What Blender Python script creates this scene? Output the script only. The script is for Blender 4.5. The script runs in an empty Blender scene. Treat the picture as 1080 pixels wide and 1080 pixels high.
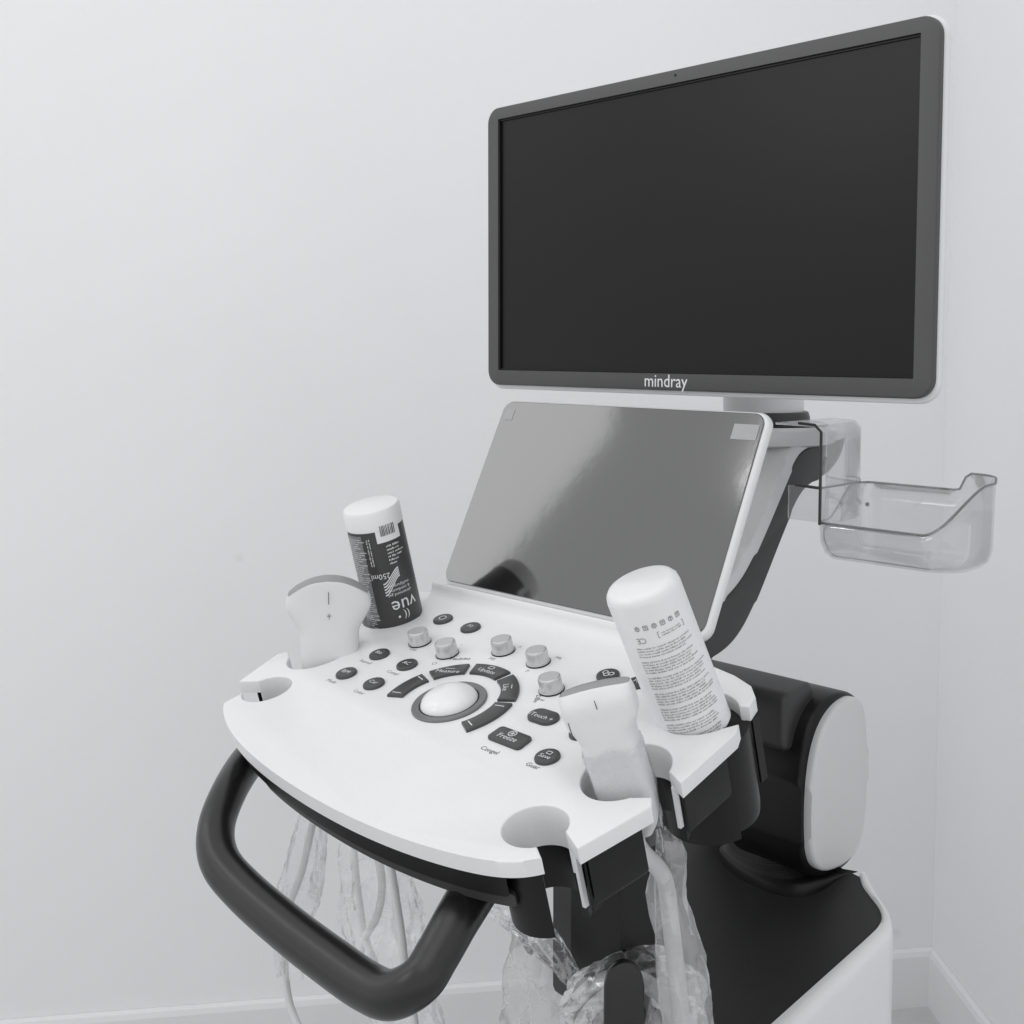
import bpy, bmesh, math, random
from mathutils import Vector as V, Matrix
random.seed(7)
rad = math.radians
sc = bpy.context.scene
col = sc.collection

# ------------------------------------------------------------------ camera
PITCH, YAW, FOC, PPY = 0.065, 0.799, 1213.0, 445.0
CAM = V((0.669, -0.80, 1.25))
cd = bpy.data.cameras.new('camera'); cam = bpy.data.objects.new('camera', cd); col.objects.link(cam)
cam.location = CAM; cam.rotation_euler = (math.pi/2 - PITCH, 0, YAW)
cd.sensor_width = 36; cd.lens = FOC/1080*36; cd.shift_y = (PPY-540)/1080
cd.clip_start = 0.02; cd.clip_end = 100
sc.camera = cam
# ------------------------------------------------------------------ light
wd = bpy.data.worlds.new('World'); sc.world = wd; wd.use_nodes = True
bg = wd.node_tree.nodes['Background']; bg.inputs[0].default_value = (0.985, 0.99, 1, 1); bg.inputs[1].default_value = 0.83
def area(name, loc, target, sx, sy, power):
    l = bpy.data.lights.new(name, 'AREA'); l.shape = 'RECTANGLE'; l.size = sx; l.size_y = sy; l.energy = power
    o = bpy.data.objects.new(name, l); col.objects.link(o); o.location = loc
    o.rotation_euler = (V(target)-V(loc)).to_track_quat('-Z', 'Y').to_euler()
    return o
area('soft_area_light', (0.3, -0.9, 2.7), (-0.1, 0.2, 0.6), 1.6, 1.6, 6)
area('ceiling_down_lamp', (-1.125, -1.39, 2.66), (-0.4, -0.4, 0.8), 0.05, 0.30, 1.6)
area('soft_area_light', (-1.16, -2.5, 2.25), (0.2, 0.06, 1.45), 0.6, 0.6, 4.2)  # added unseen light to lighten the upper right of the monitor screen
# added light, out of view left, brightening the left of the touch-glass reflection
area('touch_reflection_light', (-2.33, -1.54, 2.72), (-1.52, -2.13, 2.72), 1.5, 1.6, 8.0)
sc.view_settings.view_transform = 'Standard'; sc.view_settings.look = 'None'
sc.view_settings.exposure = 0.10; sc.view_settings.gamma = 1

# ------------------------------------------------------------------ measuring helpers (photogrammetry of the place)
CR = V((math.cos(YAW), math.sin(YAW), 0))
CF = V((-math.sin(YAW)*math.cos(PITCH), math.cos(YAW)*math.cos(PITCH), -math.sin(PITCH)))
CU = CR.cross(CF)
def ray(x, y): return CF + CR*((x-540)/FOC) + CU*((PPY-y)/FOC)
def onpl(x, y, p0, n):
    d = ray(x, y); return CAM + d*((V(p0)-CAM).dot(n)/d.dot(n))
def onx(x, y, v): return onpl(x, y, (v, 0, 0), V((1, 0, 0)))
def ony(x, y, v): return onpl(x, y, (0, v, 0), V((0, 1, 0)))
def onz(x, y, v): return onpl(x, y, (0, 0, v), V((0, 0, 1)))
TC = rad(15)
CX = V((1, 0, 0)); CUU = V((0, math.cos(TC), math.sin(TC))); CN = CX.cross(CUU)
CO = V((-.1737, -.0919, 1.0045))
MC = Matrix(((CX.x, CUU.x, CN.x, CO.x), (CX.y, CUU.y, CN.y, CO.y), (CX.z, CUU.z, CN.z, CO.z), (0, 0, 0, 1)))
def con(x, y, h=0):
    p = onpl(x, y, CO+CN*h, CN) - CO; return (p.dot(CX), p.dot(CUU))
def conw(x, u, n=0): return CO + CX*x + CUU*u + CN*n

# ------------------------------------------------------------------ materials
def mat(name, c, rough=.5, bump=0, bscale=300, mottle=0, mscale=8, spec=.5, metal=0, ior=None, coat=0, tint=True):
    m = bpy.data.materials.new(name); m.use_nodes = True; nt = m.node_tree; b = nt.nodes['Principled BSDF']
    c3 = (c*.99, c*.993, c*1.004, 1) if tint else (c, c, c, 1)
    b.inputs['Base Color'].default_value = c3
    b.inputs['Roughness'].default_value = rough; b.inputs['Specular IOR Level'].default_value = spec
    b.inputs['Metallic'].default_value = metal
    if ior: b.inputs['IOR'].default_value = ior
    if coat: b.inputs['Coat Weight'].default_value = coat; b.inputs['Coat Roughness'].default_value = .08
    tc = nt.nodes.new('ShaderNodeTexCoord')
    n2 = nt.nodes.new('ShaderNodeTexNoise'); n2.inputs['Scale'].default_value = mscale; n2.inputs['Detail'].default_value = 6
    nt.links.new(tc.outputs['Object'], n2.inputs['Vector'])
    if mottle:
        r = nt.nodes.new('ShaderNodeMapRange'); r.inputs['From Min'].default_value = .3; r.inputs['From Max'].default_value = .7
        r.inputs['To Min'].default_value = 1-mottle; r.inputs['To Max'].default_value = 1+mottle
        mx = nt.nodes.new('ShaderNodeVectorMath'); mx.operation = 'SCALE'; mx.inputs[0].default_value = c3[:3]
        nt.links.new(n2.outputs['Fac'], r.inputs['Value']); nt.links.new(r.outputs[0], mx.inputs['Scale']); nt.links.new(mx.outputs[0], b.inputs['Base Color'])
    r2 = nt.nodes.new('ShaderNodeMapRange'); r2.inputs['To Min'].default_value = max(0, rough*.85); r2.inputs['To Max'].default_value = min(1, rough*1.15)
    nt.links.new(n2.outputs['Fac'], r2.inputs['Value']); nt.links.new(r2.outputs[0], b.inputs['Roughness'])
    if bump:
        n = nt.nodes.new('ShaderNodeTexNoise'); n.inputs['Scale'].default_value = bscale; n.inputs['Detail'].default_value = 4
        nt.links.new(tc.outputs['Object'], n.inputs['Vector'])
        bp = nt.nodes.new('ShaderNodeBump'); bp.inputs['Strength'].default_value = bump; bp.inputs['Distance'].default_value = .001
        nt.links.new(n.outputs['Fac'], bp.inputs['Height']); nt.links.new(bp.outputs[0], b.inputs['Normal'])
    return m
M = dict(
    wall=mat('painted_wall', .86, .85, .5, 70, .022, 1.3, spec=.2),
    skirt=mat('skirting_paint', .80, .5, .2, 60, .02, 5),
    floor=mat('floor_tile', .58, .4, .1, 60, .08, 20),
    white=mat('white_plastic', .79, .34, .22, 700, .015, 14),
    white2=mat('white_plastic_gloss', .78, .25, .05, 600, .01, 10),
    grey=mat('light_grey_plastic', .66, .26, .06, 900, .02, 6),
    rim=mat('monitor_shell_plastic', .74, .4, .05, 900, .01, 6),
    dark=mat('dark_grey_plastic', .036, .42, .10, 1500, .05, 20),
    bezel=mat('bezel_plastic', .068, .45, .10, 1500, .03, 20),
    grip=mat('rubber_grip', .014, .24, .12, 1800, .06, 15),
    black=mat('black_plastic', .005, .38, .08, 1200, .1, 30, spec=.32),
    deck=mat('deck_plastic', .022, .42, .3, 900, .10, 9, spec=.4),
    screen=mat('screen_panel', .0022, .36, 0, 0, .05, 3, spec=.30),
    glass=mat('touch_glass', .012, .075, .03, 60, 0, 1, ior=2.45),
    key=mat('key_rubber', .058, .33, .08, 1500, .03, 30),
    ringm=mat('trackball_ring', .16, .35),
    ball=mat('trackball', .80, .22, 0, 1, .01, 30),
    print_d=mat('dark_print', .10, .6), print_l=mat('light_print', .75, .6), print_g=mat('grey_print', .30, .6),
    metal=mat('satin_knob', .62, .30, .05, 800, .02, 20, metal=.55),
    metal_top=mat('knob_top', .55, .42, .1, 500, .03, 20, metal=.35),
    label_dark=mat('bottle_label_dark', .050, .35, .04, 300, .05, 25),
    label_grey=mat('bottle_label_grey', .20, .4),
    bottle=mat('bottle_plastic', .80, .36, .05, 200, .012, 10, coat=.25),
    probe=mat('probe_plastic', .72, .42, .06, 700, .02, 12),
    lens=mat('probe_lens', .30, .5), cable=mat('cable_rubber', .66, .5, .1, 600, .03, 30),
    tape=mat('tape_strip', .36, .4, .3, 200, .05, 60),
)
def film(name, dens, white, bscale=60, strength=.6, rough=.12, gl=.16):
    m = bpy.data.materials.new(name); m.use_nodes = True; nt = m.node_tree
    for n in list(nt.nodes): nt.nodes.remove(n)
    out = nt.nodes.new('ShaderNodeOutputMaterial'); tr = nt.nodes.new('ShaderNodeBsdfTransparent'); tr.inputs[0].default_value = (.99, .99, .995, 1)
    g = nt.nodes.new('ShaderNodeBsdfGlossy'); g.inputs['Roughness'].default_value = rough; g.inputs[0].default_value = (.95, .95, .95, 1)
    d = nt.nodes.new('ShaderNodeBsdfTranslucent'); d.inputs[0].default_value = (white, white, white, 1)
    d2 = nt.nodes.new('ShaderNodeBsdfDiffuse'); d2.inputs[0].default_value = (white, white, white, 1)
    dd = nt.nodes.new('ShaderNodeMixShader'); dd.inputs[0].default_value = .6; nt.links.new(d.outputs[0], dd.inputs[1]); nt.links.new(d2.outputs[0], dd.inputs[2])
    lw = nt.nodes.new('ShaderNodeLayerWeight'); lw.inputs[0].default_value = .25
    m1 = nt.nodes.new('ShaderNodeMixShader'); m2 = nt.nodes.new('ShaderNodeMixShader')
    tc = nt.nodes.new('ShaderNodeTexCoord'); n = nt.nodes.new('ShaderNodeTexNoise'); n.inputs['Scale'].default_value = bscale; n.inputs['Detail'].default_value = 5; n.inputs['Distortion'].default_value = 1.5
    nt.links.new(tc.outputs['Object'], n.inputs['Vector'])
    bp = nt.nodes.new('ShaderNodeBump'); bp.inputs['Strength'].default_value = strength; bp.inputs['Distance'].default_value = .004
    nt.links.new(n.outputs['Fac'], bp.inputs['Height'])
    for q in (g, d2, lw): nt.links.new(bp.outputs[0], q.inputs['Normal'])
    if bscale > 8:
        mixv = nt.nodes.new('ShaderNodeVectorMath'); mixv.operation = 'MULTIPLY_ADD'; mixv.inputs[1].default_value = (.022, .022, .022)
        mp = nt.nodes.new('ShaderNodeMapping'); mp.inputs['Scale'].default_value = (1, 1, .38); nt.links.new(tc.outputs['Object'], mp.inputs[0])
        nt.links.new(n.outputs['Color'], mixv.inputs[0]); nt.links.new(mp.outputs[0], mixv.inputs[2])
        vo = nt.nodes.new('ShaderNodeTexVoronoi'); vo.feature = 'DISTANCE_TO_EDGE'; vo.inputs['Scale'].default_value = bscale*1.2; nt.links.new(mixv.outputs[0], vo.inputs['Vector'])
        v2 = nt.nodes.new('ShaderNodeTexVoronoi'); v2.feature = 'F1'; v2.inputs['Scale'].default_value = bscale*1.2; nt.links.new(mixv.outputs[0], v2.inputs['Vector'])
        nt.links.new(v2.outputs['Distance'], bp.inputs['Height'])
        mr = nt.nodes.new('ShaderNodeMapRange'); mr.inputs['From Min'].default_value = 0; mr.inputs['From Max'].default_value = .035
        mr.inputs['To Min'].default_value = min(1, dens*2.3); mr.inputs['To Max'].default_value = dens*.8
        nt.links.new(vo.outputs['Distance'], mr.inputs['Value']); nt.links.new(mr.outputs[0], m1.inputs[0])
    else:
        m1.inputs[0].default_value = dens
    nt.links.new(tr.outputs[0], m1.inputs[1]); nt.links.new(dd.outputs[0], m1.inputs[2])
    ad = nt.nodes.new('ShaderNodeMath'); ad.operation = 'MULTIPLY_ADD'; ad.inputs[1].default_value = .55; ad.inputs[2].default_value = gl*.5
    nt.links.new(lw.outputs['Fresnel'], ad.inputs[0]); nt.links.new(ad.outputs[0], m2.inputs[0])
    nt.links.new(m1.outputs[0], m2.inputs[1]); nt.links.new(g.outputs[0], m2.inputs[2]); nt.links.new(m2.outputs[0], out.inputs[0])
    return m
M['film'] = film('clear_plastic_film', .13, .92, 24, .9, .07, .26)
M['film_milky'] = film('milky_plastic_film', .42, .92, 28, .5, .25)
M['acrylic'] = film('clear_acrylic', .10, .62, 5, .03, .04, .10)
M['acrylic_edge'] = film('acrylic_edge', .65, .22, 10, .1, .1)

nt = M['wall'].node_tree; b_ = nt.nodes['Principled BSDF']; src = b_.inputs['Base Color'].links[0].from_socket
tc_ = nt.nodes.new('ShaderNodeTexCoord'); vn = nt.nodes.new('ShaderNodeTexVoronoi'); vn.inputs['Scale'].default_value = 2.6; vn.inputs['Randomness'].default_value = 1
nz = nt.nodes.new('ShaderNodeTexNoise'); nz.inputs['Scale'].default_value = 40; nz.inputs['Detail'].default_value = 4
ma = nt.nodes.new('ShaderNodeMath'); ma.operation = 'MULTIPLY_ADD'; ma.inputs[1].default_value = .05
nt.links.new(tc_.outputs['Object'], vn.inputs['Vector']); nt.links.new(tc_.outputs['Object'], nz.inputs['Vector'])
nt.links.new(nz.outputs['Fac'], ma.inputs[0]); nt.links.new(vn.outputs['Distance'], ma.inputs[2])
mr_ = nt.nodes.new('ShaderNodeMapRange'); mr_.inputs['From Min'].default_value = .035; mr_.inputs['From Max'].default_value = .055; mr_.inputs['To Min'].default_value = .93; mr_.inputs['To Max'].default_value = 1
nt.links.new(ma.outputs[0], mr_.inputs['Value']); sc_ = nt.nodes.new('ShaderNodeVectorMath'); sc_.operation = 'SCALE'
nt.links.new(src, sc_.inputs[0]); nt.links.new(mr_.outputs[0], sc_.inputs['Scale']); nt.links.new(sc_.outputs[0], b_.inputs['Base Color'])

# ------------------------------------------------------------------ object helpers
def link(name, me, m=None, parent=None, kind=None, label=None, cat=None, group=None, smooth=True, mx=None):
    o = bpy.data.objects.new(name, me); col.objects.link(o)
    if m is not None and not me.materials: me.materials.append(m)
    if mx is not None: o.matrix_world = mx
    if parent: o.parent = parent; o.matrix_parent_inverse = parent_inv(parent)
    if kind: o['kind'] = kind
    if label: o['label'] = label
    if cat: o['category'] = cat
    if group: o['group'] = group
    return o
def basis(o):
    m = o.matrix_basis.copy()
    return (basis(o.parent) @ o.matrix_parent_inverse @ m) if o.parent else m
def parent_inv(p): return basis(p).inverted()
def fin(bm, name, smooth=30):
    bmesh.ops.recalc_face_normals(bm, faces=bm.faces)
    me = bpy.data.meshes.new(name); bm.to_mesh(me); bm.free()
    if smooth:
        me.polygons.foreach_set('use_smooth', [True]*len(me.polygons))
        me.update()
        try: me.set_sharp_from_angle(angle=rad(smooth))
        except Exception: pass
    return me
def pyd(name, vs, fs, smooth=30):
    bm = bmesh.new(); vv = [bm.verts.new(v) for v in vs]
    for f in fs:
        try: bm.faces.new([vv[i] for i in f])
        except ValueError: pass
    return fin(bm, name, smooth)
def catmull(P, n=8, closed=False):
    out = []; L = len(P); P = [list(p) for p in P]
    rng = range(L) if closed else range(L-1)
    for i in rng:
        p0 = P[(i-1) % L] if closed or i > 0 else P[0]; p1 = P[i]; p2 = P[(i+1) % L]
        p3 = P[(i+2) % L] if closed or i+2 < L else P[-1]
        for k in range(n):
            t = k/n
            out.append([.5*((2*b)+(-a+c)*t+(2*a-5*b+4*c-d)*t*t+(-a+3*b-3*c+d)*t**3) for a, b, c, d in zip(p0, p1, p2, p3)])
    if not closed: out.append(P[-1])
    return out
def lap(P, it=20, closed=False):
    P = [list(p) for p in P]; n = len(P)
    for _ in range(it):
        Q = [list(p) for p in P]
        for i in (range(n) if closed else range(1, n-1)):
            a, b = P[i-1], P[(i+1) % n]
            Q[i] = [.5*c+.25*(x+y) for c, x, y in zip(P[i], a, b)]
        P = Q
    return P
def tube_me(name, pts, seg=24, n=8, flat=1.0, cap=True, noise=0):
    """pts: (x,y,z,r)"""
    S = catmull(pts, n); vs = []; fs = []; up = V((0, 0, 1)); prev = None
    for i, p in enumerate(S):
        c = V(p[:3]); a = V(S[max(i-1, 0)][:3]); b = V(S[min(i+1, len(S)-1)][:3]); t = (b-a).normalized()
        if prev is None:
            x = t.cross(up); x = x.normalized() if x.length > 1e-3 else V((1, 0, 0))
        else: x = (prev - t*prev.dot(t)).normalized()
        prev = x; y = t.cross(x)
        for k in range(seg):
            an = 2*math.pi*k/seg; r = p[3]*(1+noise*(random.random()-.5))
            vs.append(c + x*math.cos(an)*r + y*math.sin(an)*r*flat)
    for i in range(len(S)-1):
        for k in range(seg):
            fs.append((i*seg+k, i*seg+(k+1) % seg, (i+1)*seg+(k+1) % seg, (i+1)*seg+k))
    if cap: fs.append(tuple(range(seg))); fs.append(tuple((len(S)-1)*seg+k for k in range(seg)))
    return pyd(name, vs, fs, 50)
def lathe_me(name, prof, seg=48, capb=True, capt=True, smooth=35):
    vs = []; fs = []
    for r, z in prof:
        for k in range(seg): a = 2*math.pi*k/seg; vs.append((r*math.cos(a), r*math.sin(a), z))
    for i in range(len(prof)-1):
        for k in range(seg): fs.append((i*seg+k, i*seg+(k+1) % seg, (i+1)*seg+(k+1) % seg, (i+1)*seg+k))
    if capb: fs.append(tuple(range(seg)))
    if capt: fs.append(tuple((len(prof)-1)*seg+k for k in range(seg)))
    return pyd(name, vs, fs, smooth)
def slab_me(name, outline, z0, z1, bev=0, segs=3, bevbot=True, smooth=35):
    """outline 2D polygon; extruded z0..z1; edges of both faces rounded"""
    bm = bmesh.new(); vs = [bm.verts.new((p[0], p[1], z1)) for p in outline]
    f = bm.faces.new(vs); bm.normal_update()
    r = bmesh.ops.extrude_face_region(bm, geom=[f]); nv = [g for g in r['geom'] if isinstance(g, bmesh.types.BMVert)]
    for v in nv: v.co.z = z0
    if f.is_valid is False: pass
    bm.faces.ensure_lookup_table()
    # the original face may remain; make sure both caps exist
    if bev:
        es = [e for e in bm.edges if abs(e.verts[0].co.z-z1) < 1e-7 and abs(e.verts[1].co.z-z1) < 1e-7]
        if bevbot: es += [e for e in bm.edges if abs(e.verts[0].co.z-z0) < 1e-7 and abs(e.verts[1].co.z-z0) < 1e-7]
        bmesh.ops.bevel(bm, geom=es, offset=bev, segments=segs, profile=.5, affect='EDGES', clamp_overlap=True)
    return fin(bm, name, smooth)
def round_poly(pts, r, n=5):
    out = []; L = len(pts)
    for i in range(L):
        a, b, c = V(pts[i-1]), V(pts[i]), V(pts[(i+1) % L]); p = b+(a-b).normalized()*r; q = b+(c-b).normalized()*r
        for k in range(n+1):
            t = k/n; out.append(tuple(p*(1-t)**2+b*2*t*(1-t)+q*t*t))
    return out
def rrect(x0, y0, x1, y1, r, n=8):
    out = []
    for cx, cy, a0 in ((x1-r, y1-r, 0), (x0+r, y1-r, 90), (x0+r, y0+r, 180), (x1-r, y0+r, 270)):
        for k in range(n+1): a = rad(a0+90*k/n); out.append((cx+r*math.cos(a), cy+r*math.sin(a)))
    return out
def box_me(name, a, b, bev=0, segs=2):
    return slab_me(name, [(a[0], a[1]), (b[0], a[1]), (b[0], b[1]), (a[0], b[1])], a[2], b[2], bev, segs)
def frame(o, x, y, z=None):
    x = V(x).normalized(); z = (V(z) if z is not None else x.cross(V(y))).normalized(); y = z.cross(x).normalized(); x = y.cross(z).normalized()
    return Matrix(((x.x, y.x, z.x, o[0]), (x.y, y.y, z.y, o[1]), (x.z, y.z, z.z, o[2]), (0, 0, 0, 1)))
def T(x, y, z=0): return Matrix.Translation((x, y, z))
def text_me(s, size, extr=0, align='CENTER', shear=0, res=2):
    cu = bpy.data.curves.new('t', 'FONT'); cu.body = s; cu.size = size; cu.align_x = align; cu.align_y = 'CENTER'; cu.extrude = extr; cu.resolution_u = res; cu.shear = shear
    o = bpy.data.objects.new('t', cu); col.objects.link(o)
    dg = bpy.context.evaluated_depsgraph_get(); me = bpy.data.meshes.new_from_object(o.evaluated_get(dg))
    bpy.data.objects.remove(o); bpy.data.curves.remove(cu); me.materials.clear(); return me
def join_me(name, items):
    """items: (mesh, matrix) joined in one mesh"""
    bm = bmesh.new()
    for me, mx in items:
        b2 = bmesh.new(); b2.from_mesh(me); bmesh.ops.transform(b2, matrix=mx, verts=b2.verts)
        t = bpy.data.meshes.new('x'); b2.to_mesh(t); b2.free(); bm.from_mesh(t); bpy.data.meshes.remove(t)
    me = bpy.data.meshes.new(name); bm.to_mesh(me); bm.free(); return me
def empty(name, loc, label, cat, group=None):
    o = bpy.data.objects.new(name, None); col.objects.link(o); o.location = loc; o['label'] = label; o['category'] = cat
    if group: o['group'] = group
    o.empty_display_size = .05; return o

# ------------------------------------------------------------------ the room corner
A0 = V((-1.288, -.109, 0)); CORN = V((-.293, 1.256, 0)); W1 = (CORN-A0).normalized()
W2 = V((.74, -.672, 0)).normalized()
def wall(name, a, b, nrm, z0, z1, th, m):
    n = V(nrm)*th; vs = [a, b, b-n, a-n]; vs = [(v.x, v.y, z0) for v in vs]+[(v.x, v.y, z1) for v in vs]
    me = pyd(name, vs, [(0, 1, 2, 3), (4, 5, 6, 7), (0, 1, 5, 4), (1, 2, 6, 5), (2, 3, 7, 6), (3, 0, 4, 7)], 0)
    return me
n1 = V((W1.y, -W1.x, 0)); n2 = V((-W2.y, W2.x, 0))*-1
if n1.dot(CAM-CORN) < 0: n1 = -n1
if n2.dot(CAM-CORN) < 0: n2 = -n2
F1 = A0 - W1*0.92
link('back_wall', wall('back_wall', F1, CORN, n1, 0, 2.75, .12, None), M['wall'], kind='structure')
link('right_wall', wall('right_wall', CORN, CORN+W2*1.9, n2, 0, 2.75, .12, None), M['wall'], kind='structure')
def skirting(name, a, b, n, s):
    prof = [(0.0005, 0), (.013, 0), (.013, .098), (.010, .107), (.004, .110), (0.0005, .110)]
    vs = [(e.x+n.x*p, e.y+n.y*p, z) for e in (a, b) for p, z in prof]; k = len(prof)
    fs = [(i, (i+1) % k, (i+1) % k+k, i+k) for i in range(k)]+[tuple(range(k)), tuple(range(k, 2*k))]
    return link(name, pyd(name, vs, fs, 0), M['skirt'], kind='structure')
skirting('skirting_board', F1, CORN+W1*0-n2*0, n1, 1)
skirting('skirting_board', CORN+W2*.0135, CORN+W2*1.9, n2, 1)
link('floor', pyd('floor', [(-4, -4, 0), (3, -4, 0), (3, 3, 0), (-4, 3, 0)], [(0, 1, 2, 3)], 0), M['floor'], kind='structure')

# ------------------------------------------------------------------ ultrasound machine
um = empty('ultrasound_machine', (0, .1, 0), 'white and dark grey ultrasound machine with large monitor, tilted touch screen and control console', 'ultrasound machine')

# monitor: front plane y = .063
MY = .063
MM = frame((0, MY, 1.357), (1, 0, 0), (0, 0, 1))      # local z points to the user (-y)
hx, hz0, hz1 = .2545, -.148, .149
shell = link('monitor_shell', slab_me('monitor_shell', rrect(-hx-.0030, hz0-.0045, hx+.0030, hz1+.002, .018), -.0125, -.0045, .0035, 4), M['rim'], um, mx=MM)
# bezel frame with opening
def frame_me(name, o, i, z0, z1, bev):
    bm = bmesh.new(); n = len(o)
    a = [bm.verts.new((p[0], p[1], z1)) for p in o]; b = [bm.verts.new((p[0], p[1], z1)) for p in i]
    c = [bm.verts.new((p[0], p[1], z0)) for p in o]; d = [bm.verts.new((p[0], p[1], z0)) for p in i]
    for k in range(n):
        j = (k+1) % n
        bm.faces.new((a[k], a[j], b[j], b[k])); bm.faces.new((a[j], a[k], c[k], c[j])); bm.faces.new((b[k], b[j], d[j], d[k])); bm.faces.new((c[k], d[k], d[j], c[j]))
    es = [e for e in bm.edges if (e.verts[0] in a and e.verts[1] in a)]
    bmesh.ops.bevel(bm, geom=es, offset=bev, segments=3, profile=.5, affect='EDGES')
    return fin(bm, name, 35)
link('monitor_bezel', frame_me('monitor_bezel', rrect(-hx, hz0, hx, hz1, .016), rrect(-.238, -.132, .2385, .1365, .001), -.0045, .0015, .0018), M['bezel'], um, mx=MM)
link('monitor_gap', frame_me('monitor_gap', rrect(-.2379, -.1319, .2384, .1364, .001), rrect(-.2365, -.1302, .2368, .1345, .001), -.0044, -.0008, .0001), M['black'], um, mx=MM)
link('monitor_screen', slab_me('monitor_screen', rrect(-.2366, -.1303, .2369, .1346, .001), -.0040, -.0025), M['screen'], um, mx=MM)
logo = text_me('mindray', .0172, .0002); 
link('logo', logo, M['print_l'], um, mx=MM @ T(-.0085, -.1395, .00165) @ Matrix.Diagonal((.92, 1, 1, 1)))
link('camera_dot', lathe_me('camera_dot', [(.0012, 0), (.0012, .0004)], 16), M['black'], um, mx=MM @ T(0.0, .1435, .0015))
link('monitor_back', slab_me('monitor_back', rrect(-.235, -.13, .235, .13, .03), -.055, -.012, .014, 4), M['rim'], um, mx=MM)

# neck under the monitor
NX, NY = 0.004, .212
link('monitor_bracket', slab_me('monitor_bracket', rrect(-.045, .0, .045, .085, .02), 0, .05, .008, 3), M['rim'], um, mx=T(NX, NY-.10, 1.215))
neck = link('monitor_neck', lathe_me('monitor_neck', [(.040, 0), (.041, .006), (.040, .030), (.038, .075), (.036, .12)], 48), M['rim'], um, mx=T(NX-.002, NY-.002, 1.183))
link('neck_collar', lathe_me('neck_collar', [(.043, 0), (.0445, .002), (.044, .009), (.0425, .0135), (.041, .0140)], 48), M['dark'], um, mx=T(NX, NY, 1.1705))

# arm: side profile traced on plane x = .06
AXR, AXL = .06, -.07
outer = [(893, 461), (890, 478), (880, 496), (866, 505), (849, 511), (838, 532), (822, 573), (806, 614), (790, 655), (775, 679), (758, 692), (742, 699)]
inner = [(893, 461), (858, 469), (846, 474), (838, 485), (830, 505), (815, 541), (800, 576), (786, 607), (772, 625), (755, 640), (735, 655)]
def prof(px, x): 
    q = [onx(a, b, x) for a, b in px]; return [(p.y, p.z) for p in q]
po, pi_ = prof(outer, AXR), prof(inner, AXR)
po = lap(catmull(po[:5], 4)[:-1]+catmull(po[4:], 4), 16); pi_ = lap(catmull(pi_, 4), 16)
back = [(p[0], p[1]) for p in po]; inn = [(p[0], p[1]) for p in pi_]
# extra body below: carries on under the console
tail = [(back[-1][0]-.10, back[-1][1]-.02), (inn[-1][0]-.05, inn[-1][1]-.005)]
poly = back + tail + inn[::-1][:-1]
YZ = Matrix(((0, 0, 1, 0), (1, 0, 0, 0), (0, 1, 0, 0), (0, 0, 0, 1)))     # local x->y, y->z, z->x
link('support_arm', slab_me('support_arm', poly, AXL, AXR, .004, 3), M['dark'], um, mx=YZ)
# light cover on the front of the arm: offset towards the user
cov = [(p[0], p[1]) for p in inn]
def offs(pts, d):
    out = []
    for i, p in enumerate(pts):
        a = pts[max(i-1, 0)]; b = pts[min(i+1, len(pts)-1)]; t = V((b[0]-a[0], b[1]-a[1])).normalized(); out.append((p[0]+t.y*d, p[1]-t.x*d))
    return out
o1 = offs(cov, .014); o0 = offs(cov, -.0006)
if o1[len(o1)//2][0] > cov[len(cov)//2][0]: o1 = offs(cov, -.014); o0 = offs(cov, .0006)
link('arm_cover', slab_me('arm_cover', o0 + o1[::-1], AXL-.002, AXR+.0015, .004, 3), M['grey'], um, mx=YZ)
# round head plate over the arm top
head_c = V((.006, .212, 1.1575))
link('arm_head', lathe_me('arm_head', [(.05, -.008), (.067, -.004), (.070, .003), (.069, .010), (.064, .0135), (.0, .0135)], 64, capt=False), M['grey'], um, mx=Matrix.Translation(head_c))
link('head_ring', lathe_me('head_ring', [(.060, 0), (.0605, .0016), (.0565, .0016), (.057, 0)], 64, False, False), M['dark'], um, mx=Matrix.Translation(head_c+V((0, 0, .0135))))

# touch screen
TT = rad(26.7); TBL = V((-.1737, -.0719, 1.0245)); TU = V((0, math.sin(TT), math.cos(TT)))
MT = frame(TBL, (1, 0, 0), TU)
link('touch_screen_shell', slab_me('touch_screen_shell', rrect(-.0045, -.0055, .3125, .1935, .013), -.0125, -.0008, .005, 4), M['white2'], um, mx=MT)
link('touch_screen_glass', slab_me('touch_screen_glass', rrect(-.0015, -.0015, .3090, .1905, .011), -.0025, .0006, .0005, 1), M['glass'], um, mx=MT)
for a in ((.004, .170, .016, .182), (.281, .166, .306, .180)):
    link('tape_strip', slab_me('tape_strip', [(a[0], a[1]), (a[2], a[1]), (a[2], a[3]), (a[0], a[3])], .0007, .0009, 0), M['tape'], um, mx=MT)
link('touch_hinge', box_me('touch_hinge', (.09, -.03, -.045), (.22, .06, -.016), .008), M['grey'], um, mx=MT)

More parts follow.
